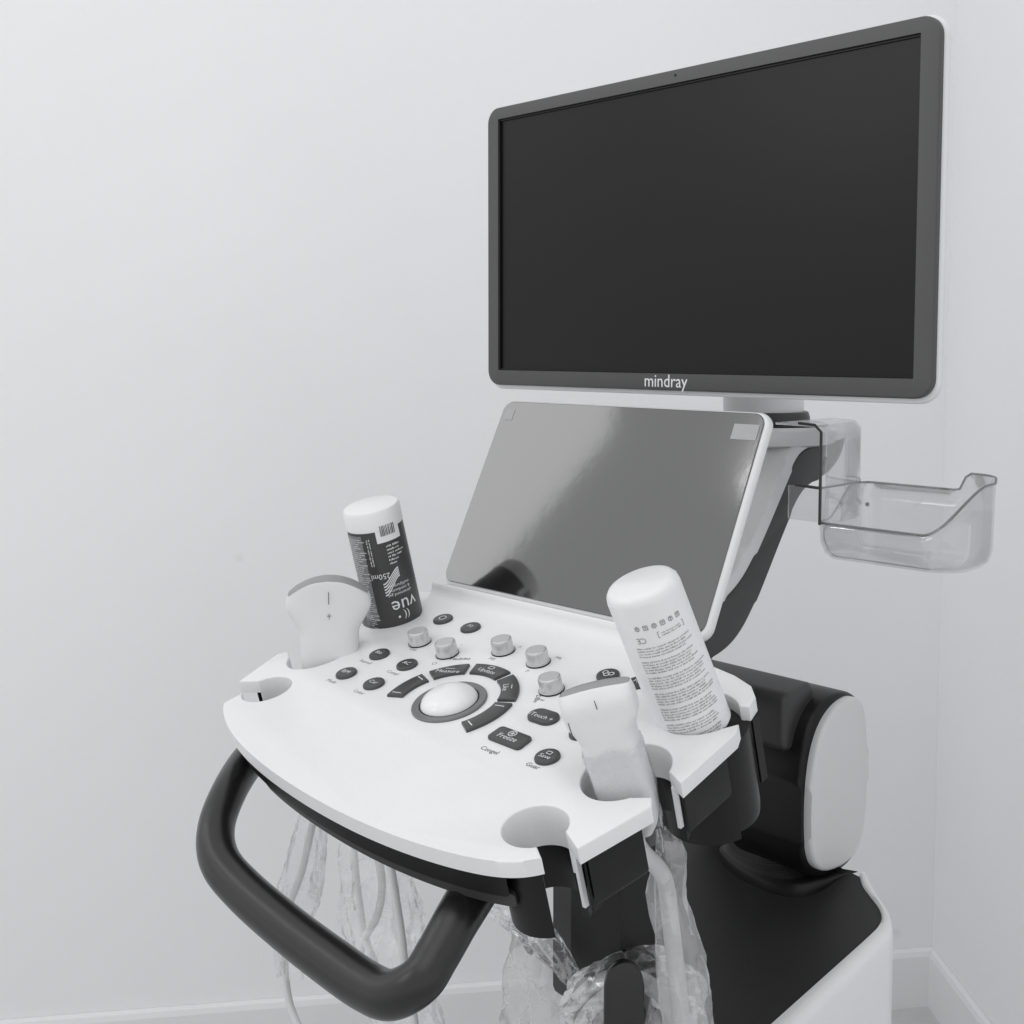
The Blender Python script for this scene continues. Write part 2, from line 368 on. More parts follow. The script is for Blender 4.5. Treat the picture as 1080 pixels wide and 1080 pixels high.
# ------------------------------------------------------------------ console top
front = [con(x, y) for x, y in ((236, 741), (233, 752), (241, 775), (269, 803), (327, 843), (396, 877), (464, 898), (512, 909), (540, 910), (560, 907.5), (573, 904))]
def ell_arc(cx, cy, rx, ry, a0, a1, n=40):
    return [(cx+rx*math.cos(rad(a0+(a1-a0)*k/n)), cy+ry*math.sin(rad(a0+(a1-a0)*k/n))) for k in range(n+1)]
R = dict(A=ell_arc(.3470, -.2125, .0218, .0218, -44, -346),
         B=ell_arc(.3600, -.1370, .0275, .0350, -40, -338),
         C=ell_arc(.3575, -.0540, .0305, .0305, -22, -318))
right = []
seg_r = [[front[-1]], R['A'], [(.3865, -.2165)], [(.3995, -.1605), (.3935, -.1525)], R['B'], [(.4005, -.131)], [(.3985, -.0655), (.3935, -.0545)], R['C'], [(.387, -.032)], [(.3835, -.018), (.372, -.006), (.3525, .002), (.3227, .0085)]]
def arcs(seglist, mir=False):
    out = []
    for s in seglist:
        s2 = s
        out += [tuple(p) for p in s2]
    return out
rightpts = arcs(seg_r)
ML = lambda p: (.344-p[0], p[1]+.020+ (.006 if p[1] < -.18 else 0))
seg_l = [[ML(p) for p in s] for s in seg_r[1:]]
leftpts = arcs(seg_l)[::-1]
fr = [tuple(p) for p in lap(catmull(front, 7), 60)]
outline = fr[:-1] + rightpts + [(.30, .0125), (.15, .0125), (.03, .0125)] + leftpts
# remove near duplicates
cl = []
for p in outline:
    if not cl or math.hypot(p[0]-cl[-1][0], p[1]-cl[-1][1]) > .0012: cl.append(p)
while math.hypot(cl[0][0]-cl[-1][0], cl[0][1]-cl[-1][1]) < .0012: cl.pop()
link('console_top', slab_me('console_top', cl, -.0115, 0, .0022, 3, bevbot=False), M['white'], um, mx=MC)

# riser between console and touch screen
def riser():
    pr = [(-.026, -.0008), (-.018, .0001), (-.012, .0008), (-.004, .0014), (.003, .0028), (.008, .0060), (.0103, .0105), (.0112, .0142), (.0128, .0152), (.0145, .0146), (.019, .010), (.03, .006), (.03, -.012), (.0, -.012)]
    vs = []; fs = []; k = len(pr)
    for x in (-.004, .300):
        for u, n in pr: vs.append((x, u, n))
    fs = [(i, (i+1) % k, (i+1) % k+k, i+k) for i in range(k)]+[tuple(range(k)), tuple(range(k, 2*k))]
    return pyd('console_riser', vs, fs, 50)
link('console_riser', riser(), M['white'], um, mx=MC)

# console under-body: dark tray with lip, inset
def inset(pts, cx, cy, s): return [(cx+(p[0]-cx)*s, cy+(p[1]-cy)*s) for p in pts]
ub = [p for p in fr if p[0] > .035 and p[0] < .35]
ubody = [(p[0], p[1]+.006) for p in ub] + [(.325, -.235), (.318, .0), (.03, .0), (.03, -.20)]
link('console_underbody', slab_me('console_underbody', ubody, -.030, -.012, .003, 2), M['black'], um, mx=MC)
ub2 = [(p[0], p[1]+.010) for p in ub if p[0] > .06] + [(.325, -.19), (.06, -.19)]
link('drawer_front', slab_me('drawer_front', ub2, -.040, -.0305, .002, 2), M['dark'], um, mx=MC)

# cups: white liner inside hole, dark shell outside; open where the slot is
def cup(path, ctr, name_prefix, depth, wdepth, grow=.004, mirror=False):
    c = V((ctr[0], ctr[1]))
    pts = [V(p) for p in path]
    def wallme(nm, inn, outt, z0, z1):
        vs = []; fs = []
        for z in (z0, z1):
            for off in (inn, outt):
                for p in pts:
                    d = (p-c).normalized(); q = p + d*off; vs.append((q.x, q.y, z))
        n = len(pts)
        for i in range(n-1):
            fs += [(i, i+1, n+i+1, n+i), (2*n+i, 2*n+i+1, 3*n+i+1, 3*n+i), (i, i+1, 2*n+i+1, 2*n+i), (n+i, n+i+1, 3*n+i+1, 3*n+i)]
        fs += [(0, n, 3*n, 2*n), (n-1, 2*n-1, 4*n-1, 3*n-1)]
        return pyd(nm, vs, fs, 50)
    link('cup_liner', wallme('cup_liner', 0, .0026, -wdepth, -.0115), M['white'], um, mx=MC)
    link('cup_holder', wallme('cup_holder', -.0005 if False else .0028, .0052, -depth, -.0117), M['black'], um, mx=MC)
    link('cup_holder', wallme('cup_holder', .0002, .0027, -depth, -wdepth-.0003), M['black'], um, mx=MC)
    # floor ring with a hole for the cable
    return pts
for side in (0, 1):
    f = (lambda p: p) if side == 0 else ML
    for k, d, wdp in (('A', .062, .030), ('B', .052, .026), ('C', .085, .030)):
        path = [f(p) for p in R[k]]; cx = sum(p[0] for p in path)/len(path); cy = sum(p[1] for p in path)/len(path)
        cup(path, (cx, cy), 'cup', d, wdp)
# slot edge strips (thin white plates with dark backing) hanging from the tab corners
def strip(p, z, d, lab=None, w=.0022):
    x, u = p
    link('slot_edge_strip', slab_me('slot_edge_strip', [(x-w, u-.0018), (x+w, u-.0018), (x+w, u+.0018), (x-w, u+.0018)], -d, -.010, .0006, 1), M['white'], um, mx=MC)
    link('slot_edge_plate', slab_me('slot_edge_plate', [(x-w+.004, u+.0022), (x+w+.004, u+.0022), (x+w+.004, u+.010), (x-w+.004, u+.010)], -d-.004, -.0118, .0008, 1), M['black'], um, mx=MC)
strip((.3725, -.2065), 0, .054, w=.0013); strip((.3880, -.1240), 0, .042, w=.0013); strip((.3815, -.0315), 0, .060, w=.0009)
lq = ML((.3735, -.2070))
link('slot_edge_plate', slab_me('slot_edge_plate', [(lq[0]-.0006, lq[1]-.0015), (lq[0]+.0006, lq[1]-.0015), (lq[0]+.0006, lq[1]+.0015), (lq[0]-.0006, lq[1]+.0015)], -.03, -.0035, .0003, 1), M['black'], um, mx=MC)

# holder boxes under the tabs (dark housings between cups)
def housing(poly, z0, z1): link('cup_housing', slab_me('cup_housing', poly, z0, z1, .005, 3), M['black'], um, mx=MC)
housing([(.378, -.203), (.384, -.208), (.392, -.165), (.386, -.160), (.370, -.176), (.352, -.180), (.352, -.188), (.368, -.192)], -.050, -.0118)
housing([(.374, -.100), (.391, -.120), (.391, -.070), (.380, -.084), (.362, -.0895), (.360, -.096)], -.050, -.0118)
link('cup_cylinder', lathe_me('cup_cylinder', [(.012, -.088), (.026, -.086), (.0325, -.081), (.0335, -.074), (.0340, -.0118)], 56), M['black'], um, mx=MC @ T(.3590, -.0535))

# keys and knobs
def round_key_me(r, name='key'): return lathe_me(name, [(r, 0), (r, .0014), (r-.0005, .0022), (r-.0015, .0026), (r*.5, .0022), (0.0001, .0021)], 40, False, False)
legend_jobs = []
rk = round_key_me(.0094); rk2 = round_key_me(.0086)
keys = [((467, 652), '\u21bb', '', rk), ((496, 661), 'P2', '', rk), ((400, 689), 'Bio', 'Retroil', rk), ((429, 700), 'AC', 'Compl', rk),
        ((365, 709), 'B|M', 'Medir', rk), ((394, 720), 'Cur', 'Color', rk), ((577, 797), 'Save', '', rk), ((641, 711), 'oo', '', rk), ((612, 772), 'F1', '', rk2), ((672, 719), 'F3', '', rk2)]
for (px, leg, prt, me) in keys:
    x, u = con(*px, .002)
    k = link('key', me, M['key'], um, mx=MC @ T(x, u))
    if leg == '\u21bb':
        link('key_legend', lathe_me('key_legend', [(.0030, 0), (.0030, .0002), (.0038, .0002), (.0038, 0)], 24, False, False), M['print_l'], k, mx=MC @ T(x, u, .0025))
    elif leg == 'Save':
        link('key_legend', join_me('key_legend', [(text_me(leg, .0058), T(0, -.0022)), (frame_me('f', rrect(-.0022, .001, .0022, .0045, .0004, 2), rrect(-.0017, .0015, .0017, .004, .0003, 2), 0, .0001, .00001), T(0, 0))]), M['print_l'], k, mx=MC @ T(x, u, .0028))
    elif leg == 'oo':
        link('key_legend', join_me('key_legend', [(lathe_me('l', [(.0018, 0), (.0018, .0002), (.0025, .0002), (.0025, 0)], 20, False, False), T(sx, sy)) for sx, sy in ((-.003, .001), (.003, .001), (0, -.0015))]), M['print_l'], k, mx=MC @ T(x, u, .0025))
    else:
        link('key_legend', text_me(leg, .0062), M['print_l'], k, mx=MC @ T(x, u, .0028))
    if prt: link('printed_word', text_me(prt, .0056), M['print_g'], um, mx=MC @ T(x-.002, u-.0145, .0002))
def poly_key(pts, leg='', legpos=None, rot=0, size=.006, extra=None, m='key', bev=.0011):
    cx = sum(p[0] for p in pts)/len(pts); cy = sum(p[1] for p in pts)/len(pts)
    me = slab_me('key', [(p[0]-cx, p[1]-cy) for p in pts], 0, .0026, bev, 2, False)
    k = link('key', me, M[m], um, mx=MC @ T(cx, cy))
    if leg or extra:
        items = []
        if leg: items.append((text_me(leg, size), Matrix.Rotation(rot, 4, 'Z') @ T(0, -.0022)))
        if extra: items += [(a, Matrix.Rotation(rot, 4, 'Z') @ b) for a, b in extra]
        link('key_legend', join_me('key_legend', items), M['print_l'], k, mx=MC @ T(cx, cy, .0028))
    return k
def dash(w, h): return pyd('d', [(-w/2, -h/2, 0), (w/2, -h/2, 0), (w/2, h/2, 0), (-w/2, h/2, 0)], [(0, 1, 2, 3)], 0)
ACX, ACY, RI, RO = .1695, -.1275, .0425, .0575
def arc_poly(a0, a1, ri=RI, ro=RO, n=12):
    out = [(ACX+ro*math.cos(rad(a0+(a1-a0)*k/n)), ACY+ro*math.sin(rad(a0+(a1-a0)*k/n))) for k in range(n+1)]
    out += [(ACX+ri*math.cos(rad(a1-(a1-a0)*k/n)), ACY+ri*math.sin(rad(a1-(a1-a0)*k/n))) for k in range(n+1)]
    return out
def barm(a, r=.050, w=.0075): return dash(w, .0009)
def arc_key(a0, a1, leg, bars=(), rot=0, extra=None):
    k = poly_key(arc_poly(a0, a1), leg, rot=rot, size=.0066, extra=extra)
    if bars:
        its = []
        for a in bars:
            its.append((dash(.0085, .0009), T(ACX+.050*math.cos(rad(a)), ACY+.050*math.sin(rad(a))) @ Matrix.Rotation(rad(a), 4, 'Z')))
        link('key_legend', join_me('key_legend', its), M['print_l'], k, mx=MC @ T(0, 0, .0028))
arc_key(199, 160, '', (195, 165)); arc_key(154, 119, 'Measure', extra=[(dash(.009, .0006), T(0, .0025))], rot=rad(20)); arc_key(113, 74, 'Update', extra=[(frame_me('f', rrect(-.003, 0, .003, .004, .0008, 2), rrect(-.0024, .0006, .0024, .0034, .0005, 2), 0, .0001, .00001), T(0, .0015))])
arc_key(68, 24, 'Like', rot=rad(-50), extra=[(dash(.006, .0006), T(0, .003))]); arc_key(19, -28, '', (12, -22))
link('printed_word', text_me('Medidas', .0058), M['print_d'], um, mx=MC @ T(.1235, -.072, .0002) @ Matrix.Rotation(rad(28), 4, 'Z'))
link('printed_word', text_me('Dibu', .0058), M['print_d'], um, mx=MC @ T(.2345, -.0925, .0002) @ Matrix.Rotation(rad(-60), 4, 'Z'))
ft = [(.2405, -.1535), (.2405, -.1365), (.2740, -.1375), (.2750, -.1545)]
poly_key(round_poly(ft, .004), 'Freeze', size=.0072, extra=[(lathe_me('l', [(.0030, 0), (.0030, .0002), (.0036, .0002), (.0036, 0)], 24, False, False), T(0, .0035))]+[(dash(.0052, .0006), T(0, .0035, .0001) @ Matrix.Rotation(rad(a), 4, 'Z')) for a in (0, 60, 120)])
link('printed_word', text_me('Congel', .0062), M['print_d'], um, mx=MC @ T(.2545, -.1635, .0002))
link('printed_word', text_me('Guar', .0062), M['print_d'], um, mx=MC @ T(*con(562, 808), .0002))
x, u = con(573, 755, .002)
poly_key(rrect(x-.0135, u-.0085, x+.0135, u+.0085, .0082), 'iTouch +', size=.0064)
# knobs
kb = lathe_me('knob', [(.0100, 0), (.0100, .0012), (.0093, .0014), (.0093, .0105), (.0088, .0118), (.0080, .0122), (.0078, .0118), (.0001, .0118)], 48, False, False)
kbase = lathe_me('knob_base', [(.0104, .0001), (.0104, .0010), (.0101, .0012)], 48, True, True)
kt = lathe_me('knob_marker', [(.0078, .0119), (.0076, .0122), (.0001, .0122)], 48, False, False)
for (px, py) in ((443, 678), (472, 690), (531, 687), (568, 699), (582, 728)):
    x, u = con(px, py)
    kk = link('knob', kb, M['metal'], um, mx=MC @ T(x, u))
    link('knob_base', kbase, M['black'], kk, mx=MC @ T(x, u))
    link('knob_top', kt, M['metal_top'], kk, mx=MC @ T(x, u))
for px, py, w in ((436, 685, 'Gan'), (458, 700, '\u25c7'), (447, 664, '+'), (487, 680, '-'), (519, 695, 'M5'), (549, 682, 'x'), (556, 708, 'P'), (589, 694, 'M6'), (571, 738, 'aw')):
    x, u = con(px, py); link('printed_word', text_me(w, .0055), M['print_g'], um, mx=MC @ T(x, u, .0002))
# trackball
bx, bu = con(474, 741)
link('trackball_ring', lathe_me('trackball_ring', [(.0305, 0), (.0305, .0012), (.0298, .0020), (.0245, .0016), (.0238, .0008), (.0236, -.004)], 72, False, False), M['ringm'], um, mx=MC @ T(bx, bu))
link('trackball_seam', lathe_me('trackball_seam', [(.0240, .0002), (.0240, .0017), (.0228, .0012)], 72, False, False), M['black'], um, mx=MC @ T(bx, bu))
bp_ = [(.0233*math.cos(a), .0233*math.sin(a)*.55) for a in [math.pi/2*k/16 for k in range(17)]]
link('trackball', lathe_me('trackball', [(.0233, -.002)]+[(max(r, .0001), z) for r, z in bp_], 72, False, False), M['ball'], um, mx=MC @ T(bx, bu))

# handle
hp = [(285, 785, -.255, .0175), (264, 800, -.290, .0170), (242, 834, -.330, .0163), (228, 873, -.357, .0163), (232, 908, -.369, .0172), (258, 940, -.371, .0175), (303, 979, -.371, .0176), (350, 1015, -.371, .0176), (388, 1041, -.371, .0172), (414, 1049, -.370, .0168),
      (443, 1034, -.362, .0163), (461, 1007, -.348, .0163), (480, 973, -.330, .0168), (497, 944, -.308, .0178), (512, 918, -.285, .0188), (520, 900, -.262, .019)]
link('handle', tube_me('handle', [(*ony(x, y, Y), r*.88) for x, y, Y, r in hp], 32, 8), M['grip'], um)

# ------------------------------------------------------------------ body: deck, white side, vented column
SC = 1.1
def S(p): return CAM + (p-CAM)*SC
DN = V((0, -.3, 1)); DP = (.2, -.059, .734)
z8 = lambda x, y: (700+x/4.154, 840+y/4.154)
inn8 = [z8(*p) for p in ((480, 997), (700, 800), (900, 620), (945, 570), (955, 530), (942, 490), (905, 440), (872, 395), (858, 352))]
out8 = [z8(*p) for p in ((590, 997), (790, 805), (960, 645), (995, 605), (1002, 560), (985, 515), (945, 455), (912, 395), (885, 343))]
ci = [S(onpl(*p, DP, DN)) for p in inn8]; co = [S(onpl(*p, DP, DN)) for p in out8]
# carry the edge forward beyond the frame
f0 = ci[0] + (ci[0]-ci[1]).normalized()*.16; g0 = co[0] + (co[0]-co[1]).normalized()*.16
ci = [f0]+ci; co = [g0]+co
ci = [V(p) for p in catmull(ci, 4)]; co = [V(p) for p in catmull(co, 4)]
kx = ci[-1]
dz = lambda x, y: ci[0].z + .3*(y-ci[0].y)
lx = -.095
l0 = S(onpl(612, 905, DP, DN)); l1 = S(onpl(668, 1080, DP, DN)); l2 = S(onpl(690, 1120, DP, DN))
deckpts = [(p.x, p.y) for p in ci] + [(ci[-1].x-.03, ci[-1].y+.004), (l0.x, ci[-1].y+.004), (l0.x, l0.y), (l1.x, l1.y), (l2.x, l2.y)]
vs = [(x, y, dz(x, y)) for x, y in deckpts]; n = len(vs)
vs += [(x, y, dz(x, y)-.03) for x, y in deckpts]
link('body_deck', pyd('body_deck', vs, [tuple(range(n)), tuple(range(n, 2*n))]+[(i, (i+1) % n, (i+1) % n+n, i+n) for i in range(n)], 30), M['deck'], um)
# white side panel: rounded lip then vertical wall
vs = []; fs = []; rows = 0
for t_, dzz in ((0, -.004), (.02, .0022), (.35, .0040), (.8, .0030), (1.0, -.002), (1.06, -.008), (1.08, -.04), (1.08, -.60)):
    for a, b in zip(ci, co):
        p = a.lerp(b, t_); vs.append((p.x, p.y, p.z+dzz if dzz > -.5 else .10)); 
    rows += 1
m_ = len(ci)
for r_ in range(rows-1):
    for i in range(m_-1): fs.append((r_*m_+i, r_*m_+i+1, (r_+1)*m_+i+1, (r_+1)*m_+i))
link('body_side_panel', pyd('body_side_panel', vs, fs, 60), M['white'], um)
link('body_core', slab_me('body_core', inset(deckpts, sum(p[0] for p in deckpts)/len(deckpts), sum(p[1] for p in deckpts)/len(deckpts), .97), .10, min(z for z in [dz(*p) for p in deckpts])-.03), M['deck'], um)
bs = link('base_plate', box_me('base_plate', (-.02, -.15, .06), (.16, .30, .13), .03, 4), M['dark'], um)
cw = lathe_me('caster', [(.02, -.02), (.045, -.02), (.05, -.012), (.05, .012), (.045, .02), (.02, .02)], 32)
for x, y in ((.0, -.12), (.14, -.12), (.0, .27), (.14, .27)):
    link('caster', cw, M['black'], um, mx=T(x, y, .05) @ Matrix.Rotation(math.pi/2, 4, 'Y'))

# column and pod; side plane at x = .12 before scaling
PX = .16
def sp(px): 
    q = [S(onx(a, b, PX)) for a, b in px]; return [(p.y, p.z) for p in q], q[0].x
z6 = lambda x, y: (700+x/2.7, 680+y/2.7)
panel_px = [z6(*p) for p in ((412, 560), (411, 450), (418, 340), (440, 245), (475, 180), (520, 145), (555, 143), (574, 165), (577, 300), (577, 570), (540, 607), (465, 658), (430, 645), (415, 610))]
pan, xs = sp(panel_px)
pan = [tuple(p) for p in lap(catmull(pan, 5, True), 30, True)]
rim_px = [z6(*p) for p in ((405, 570), (402, 440), (408, 330), (428, 232), (465, 168), (505, 133), (560, 132), (590, 160), (592, 300), (590, 600), (545, 640), (470, 680), (425, 672), (408, 630))]
rmp, _ = sp(rim_px); rmp = [tuple(p) for p in lap(catmull(rmp, 5, True), 30, True)]
link('pod_panel', slab_me('pod_panel', pan, xs-.012, xs+.003, .004, 4), M['grey'], um, mx=YZ)
link('pod_shell', slab_me('pod_shell', rmp, xs-.092, xs-.005, .006, 3), M['black'], um, mx=YZ)
# front dark column, lofted plan: rounded toward the pod
yf = min(p[0] for p in rmp); zt = max(p[1] for p in rmp)
colp = [(yf+.035, .76), (yf+.033, .84), (yf+.030, .90), (yf+.03, zt-.03), (yf+.16, zt-.03), (yf+.16, .76)]
link('column', slab_me('column', [tuple(p) for p in colp], -.06, xs-.050, .010, 4), M['black'], um, mx=YZ)
hb = S(ony(848, 803, .036)); ht = S(ony(790, 722, .036))
link('column_head', slab_me('column_head', round_poly([(hb.y, hb.z), (hb.y, ht.z-.004), (hb.y+.055, ht.z+.002), (hb.y+.055, hb.z)], .014, 5), -.10, hb.x-.022, .006, 3), M['dark'], um, mx=YZ)
# foot of the column: soft flared lip on the deck
foot_px = [z8(*p) for p in ((240, 270), (262, 305), (330, 360), (430, 410), (540, 440), (620, 440), (700, 410), (780, 355), (850, 330))]
fp = [S(onpl(*p, DP, DN)) for p in foot_px]; fp = [V(p) for p in catmull(fp, 4)]
vs = []; fs = []; rows = 0; m_ = len(fp)
ux0, ux1 = fp[0].x+.012, xs-.055
for e_, h in ((0, -.003), (0, .004), (.015, .008), (.05, .0105), (.12, .012), (.22, .0135), (.36, .016), (.52, .021), (.68, .030), (.82, .045), (.92, .066), (.98, .095), (1.0, .135)):
    for k_, p in enumerate(fp):
        sgm = k_/(m_-1); ang = math.pi*(1-sgm)
        U = V((ux0+(ux1-ux0)*(.5+.5*math.cos(ang)), yf+.045-.018*math.sin(ang)**.5, p.z))
        q = p.lerp(U, e_); vs.append(V((q.x, q.y, p.z+h*(1-.95*max(0, min(1, (sgm-.72)/.2))))))
    rows += 1
for r_ in range(rows-1):
    for i in range(m_-1): fs.append((r_*m_+i, r_*m_+i+1, (r_+1)*m_+i+1, (r_+1)*m_+i))
link('column_foot', pyd('column_foot', vs, fs, 60), M['black'], um)
# perforations on the column front
dv = []; df = []
for r_ in range(5*5, 10*5):
    ra, t_ = divmod(r_/5, 1); ra = int(ra)
    for c_ in range(8, 112):
        sg = (c_+.5*(r_ % 2))/118*(m_-1); k_ = int(sg); u_ = sg-k_
        if k_+1 >= m_*.80 or (c_*7+r_*3) % 2: continue
        g = lambda rr, kk: vs[rr*m_+kk]
        p = g(ra, k_).lerp(g(ra, k_+1), u_).lerp(g(ra+1, k_).lerp(g(ra+1, k_+1), u_), t_)
        tx = (g(ra, k_+1)-g(ra, k_)).normalized(); ty = (g(ra+1, k_)-g(ra, k_)).normalized(); nn = tx.cross(ty).normalized()
        if nn.dot(CAM-p) < 0: nn = -nn
        b = len(dv)
        for q in range(6): a = q*math.pi/3; dv.append(p+nn*.0006+tx*.0008*math.cos(a)+ty*.0008*math.sin(a))
        df.append(tuple(range(b, b+6)))
vs, fs = dv, df
o = link('vent_dots', pyd('vent_dots', vs, fs, 0), M['dark'], um); o['kind'] = 'stuff'

# support stalk under the console + cable hook
st = [ony(590, 940, -.12), ony(652, 930, -.12)]
link('console_stalk', box_me('console_stalk', (.045, -.125, .70), (.098, -.05, .93), .010, 3), M['black'], um)
link('stalk_cover', box_me('stalk_cover', (.018, -.118, .70), (.0465, -.06, .95), .010, 3), M['dark'], um)

# hook
hkp = [V((0, 0, 0))]
hook_out = [(-.0145, -.055), (.0145, -.055), (.0150, .012), (.0125, .022), (.0065, .0285), (0, .030), (-.0065, .0285), (-.0125, .022), (-.0150, .012)]
HK = ony(658, 1056, -.17)
link('cable_hook', slab_me('cable_hook', [tuple(p) for p in round_poly(hook_out, .003, 3)], -.004, .004, .0035, 4), M['grip'], um, mx=frame(HK, CR*.96+V((0, 0, -.02)), V((-.10, .1, 1))))
link('hook_stem', tube_me('hook_stem', [(*(HK+V((0, .01, -.02))), .009), (*(HK+V((-.03, .06, -.02))), .009), (*(HK+V((-.06, .12, -.02))), .009)], 16, 4), M['black'], um)

# ------------------------------------------------------------------ clear accessory tray on the neck
tr_x0, tr_x1, ty0, ty1, tb = .112, .250, .130, .222, 1.056
ol0 = [p for p in rrect(tr_x0, ty0, tr_x1, ty1, .034, 12) if p[0] > .17] ; k_ = 13
ol0 = ol0[:k_] + [p for p in rrect(tr_x0, ty0, tr_x1, ty1, .011, 8) if p[0] < .15] + ol0[k_:]; ol = []
for i_, p_ in enumerate(ol0):
    q_ = ol0[(i_+1) % len(ol0)]; nn = max(1, int(math.hypot(q_[0]-p_[0], q_[1]-p_[1])/.005))
    for k_ in range(nn): ol.append((p_[0]+(q_[0]-p_[0])*k_/nn, p_[1]+(q_[1]-p_[1])*k_/nn))
def rimz(x, y):
    sm_ = lambda t: (lambda q: q*q*(3-2*q))(max(0, min(1, t)))
    if x > .16 and y < .2:
        return 1.0895 + .042*sm_((x-.214)/.036*.55 + (y-.130)/.050*.45)
    if y >= .2: return 1.1195 + .016*sm_((x-.204)/.010)
    return 1.0895+.030*sm_((y-.15)/.05)
vs = []; fs = []; n = len(ol); cx, cy = (tr_x0+tr_x1)/2, (ty0+ty1)/2
rowsdef = [(.72, 0, 0), (.86, .001, 0), (.94, .006, 0), (.985, .016, 0), (1.0, None, .5), (1.0, None, 1)]
for s, dzz, t_ in rowsdef:
    for x, y in ol:
        X, Y = cx+(x-cx)*s, cy+(y-cy)*s
        if dzz is None:
            z = (tb+.016)*(1-t_) + rimz(x, y)*t_
            X, Y = cx+(x-cx)*(.985+.015*t_), cy+(y-cy)*(.985+.015*t_)
        else: z = tb+dzz
        vs.append((X, Y, z))
for r_ in range(len(rowsdef)-1):
    for i in range(n): fs.append((r_*n+i, r_*n+(i+1) % n, (r_+1)*n+(i+1) % n, (r_+1)*n+i))
fs.append(tuple(range(n)))
tray = link('clear_tray', pyd('clear_tray', vs, fs, 40), M['acrylic'], um)
sm = tray.modifiers.new('s', 'SOLIDIFY'); sm.thickness = .0022; sm.offset = -1
rp = [(x, y, rimz(x, y), .0011) for x, y in ol]; rp.append(rp[0])
link('tray_rim', tube_me('tray_rim', rp, 8, 1, cap=False), M['acrylic_edge'], tray)
link('tray_lug', box_me('tray_lug', (.084, .1288, 1.0900), (.1255, .1308, 1.1215), .0006, 1), M['acrylic'], um)
# bracket: upright sheet from the head plate down into the tray
bl = [(.118, .128), (.121, .14), (.121, .17), (.117, .20), (.104, .222), (.085, .232)]
bl = catmull(bl, 5); vs = []; fs = []
for z in (1.088, 1.12, 1.173, 1.179):
    for p in bl:
        k = -.006 if z > 1.175 else 0
        vs.append((p[0]+k, p[1], z))
for c in range(3):
    for i in range(len(bl)-1): fs.append((c*len(bl)+i, c*len(bl)+i+1, (c+1)*len(bl)+i+1, (c+1)*len(bl)+i))
k0 = len(vs); 
for p in bl: vs.append((.07, p[1], 1.1795))
for i in range(len(bl)-1): fs.append((3*len(bl)+i, 3*len(bl)+i+1, k0+i+1, k0+i))
br = link('tray_bracket', pyd('tray_bracket', vs, fs, 40), M['acrylic'], um); s_ = br.modifiers.new('s', 'SOLIDIFY'); s_.thickness = .002
for pts_ in ([(.1185, .1275, 1.088), (.1185, .1275, 1.173), (.112, .1275, 1.179), (.095, .1275, 1.180)], [(.092, .129, 1.1225), (.115, .129, 1.1215), (.1185, .1275, 1.122)], ):
    link('bracket_edge', tube_me('bracket_edge', [(*p, .0014) for p in pts_], 8, 1), M['dark'], br)
link('bracket_edge', tube_me('bracket_edge', [(p[0], p[1], 1.122, .0007) for p in bl], 8, 1), M['print_g'], br)
link('tray_screw', lathe_me('tray_screw', [(.0022, 0), (.0018, .0015), (.0001, .0018)], 16, True, False), M['print_g'], tray, mx=frame((.116, ty1-.003, 1.098), (1, 0, 0), (0, 0, 1)))

# ------------------------------------------------------------------ gel bottles
def axis_frame(base, tilt):     # z = axis, x towards the camera's right
    z = (CN + CR*tilt).normalized(); x = (CR - z*CR.dot(z)).normalized()
    return frame(base, x, (0, 0, 0), z=z)
def wrap(me, r, a0, z0, flip=False):
    """flat mesh bent on a cylinder; a0 = angle of its centre (−90deg faces the camera)"""
    bm = bmesh.new(); bm.from_mesh(me)
    if flip: bmesh.ops.transform(bm, matrix=Matrix.Rotation(math.pi, 4, 'Z'), verts=bm.verts)
    for v in bm.verts:
        a = a0 + v.co.x/r; v.co = V((r*math.cos(a), r*math.sin(a), z0+v.co.y))
    o = bpy.data.meshes.new(me.name); bm.to_mesh(o); bm.free(); return o
def patch(r, a0, a1, z0, z1, n=24):
    vs = []; fs = []
    for k in range(n+1):
        a = a0+(a1-a0)*k/n
        vs += [(r*math.cos(a), r*math.sin(a), z0), (r*math.cos(a), r*math.sin(a), z1)]
    for k in range(n): fs.append((2*k, 2*k+2, 2*k+3, 2*k+1))
    return pyd('patch', vs, fs, 60)
def small_print(rows, width, lh, ch=.0008, seed=1, left=0):
    rn = random.Random(seed); vs = []; fs = []
    for r_ in range(rows):
        x = 0; w = width*(rn.uniform(.8, 1) if r_ % 6 != 5 else rn.uniform(.3, .7)); y = -r_*lh
        while x < w:
            for c_ in range(rn.randint(2, 8)):
                h = lh*rn.choice((.36, .36, .52)); ww = ch*rn.uniform(.45, .8)
                b = len(vs); vs += [(x-width/2, y, 0), (x-width/2+ww, y, 0), (x-width/2+ww, y+h, 0), (x-width/2, y+h, 0)]; fs.append((b, b+1, b+2, b+3)); x += ch
            x += ch*.8
    return pyd('small_print', vs, fs, 0)
FRONT = -math.pi/2
# dark-labelled bottle in the left rear cup
RB = .0262
b1 = empty('gel_bottle', conw(-.0085, -.036, -.03), 'dark labelled gel bottle with white end standing upside down in the left rear cup', 'gel bottle', 'gel bottles in the console cups')
F1m = axis_frame(conw(-.0085, -.036, -.045), .005)
L1 = .045+.1135
link('bottle_body', lathe_me('bottle_body', [(.018, 0), (RB-.001, .004), (RB, .008), (RB, L1-.006)], 64), M['label_dark'], b1, mx=F1m)
link('bottle_end', lathe_me('bottle_end', [(RB+.0002, L1-.0195), (RB+.0006, L1-.019), (RB+.0006, L1-.004), (RB-.0008, L1-.0012), (RB-.004, L1), (.0001, L1+.0003)], 64, False, False), M['bottle'], b1, mx=F1m)
lab = link('barcode_label', patch(RB+.0004, FRONT+.12, FRONT+1.05, L1-.031, L1-.010), M['bottle'], b1, mx=F1m)
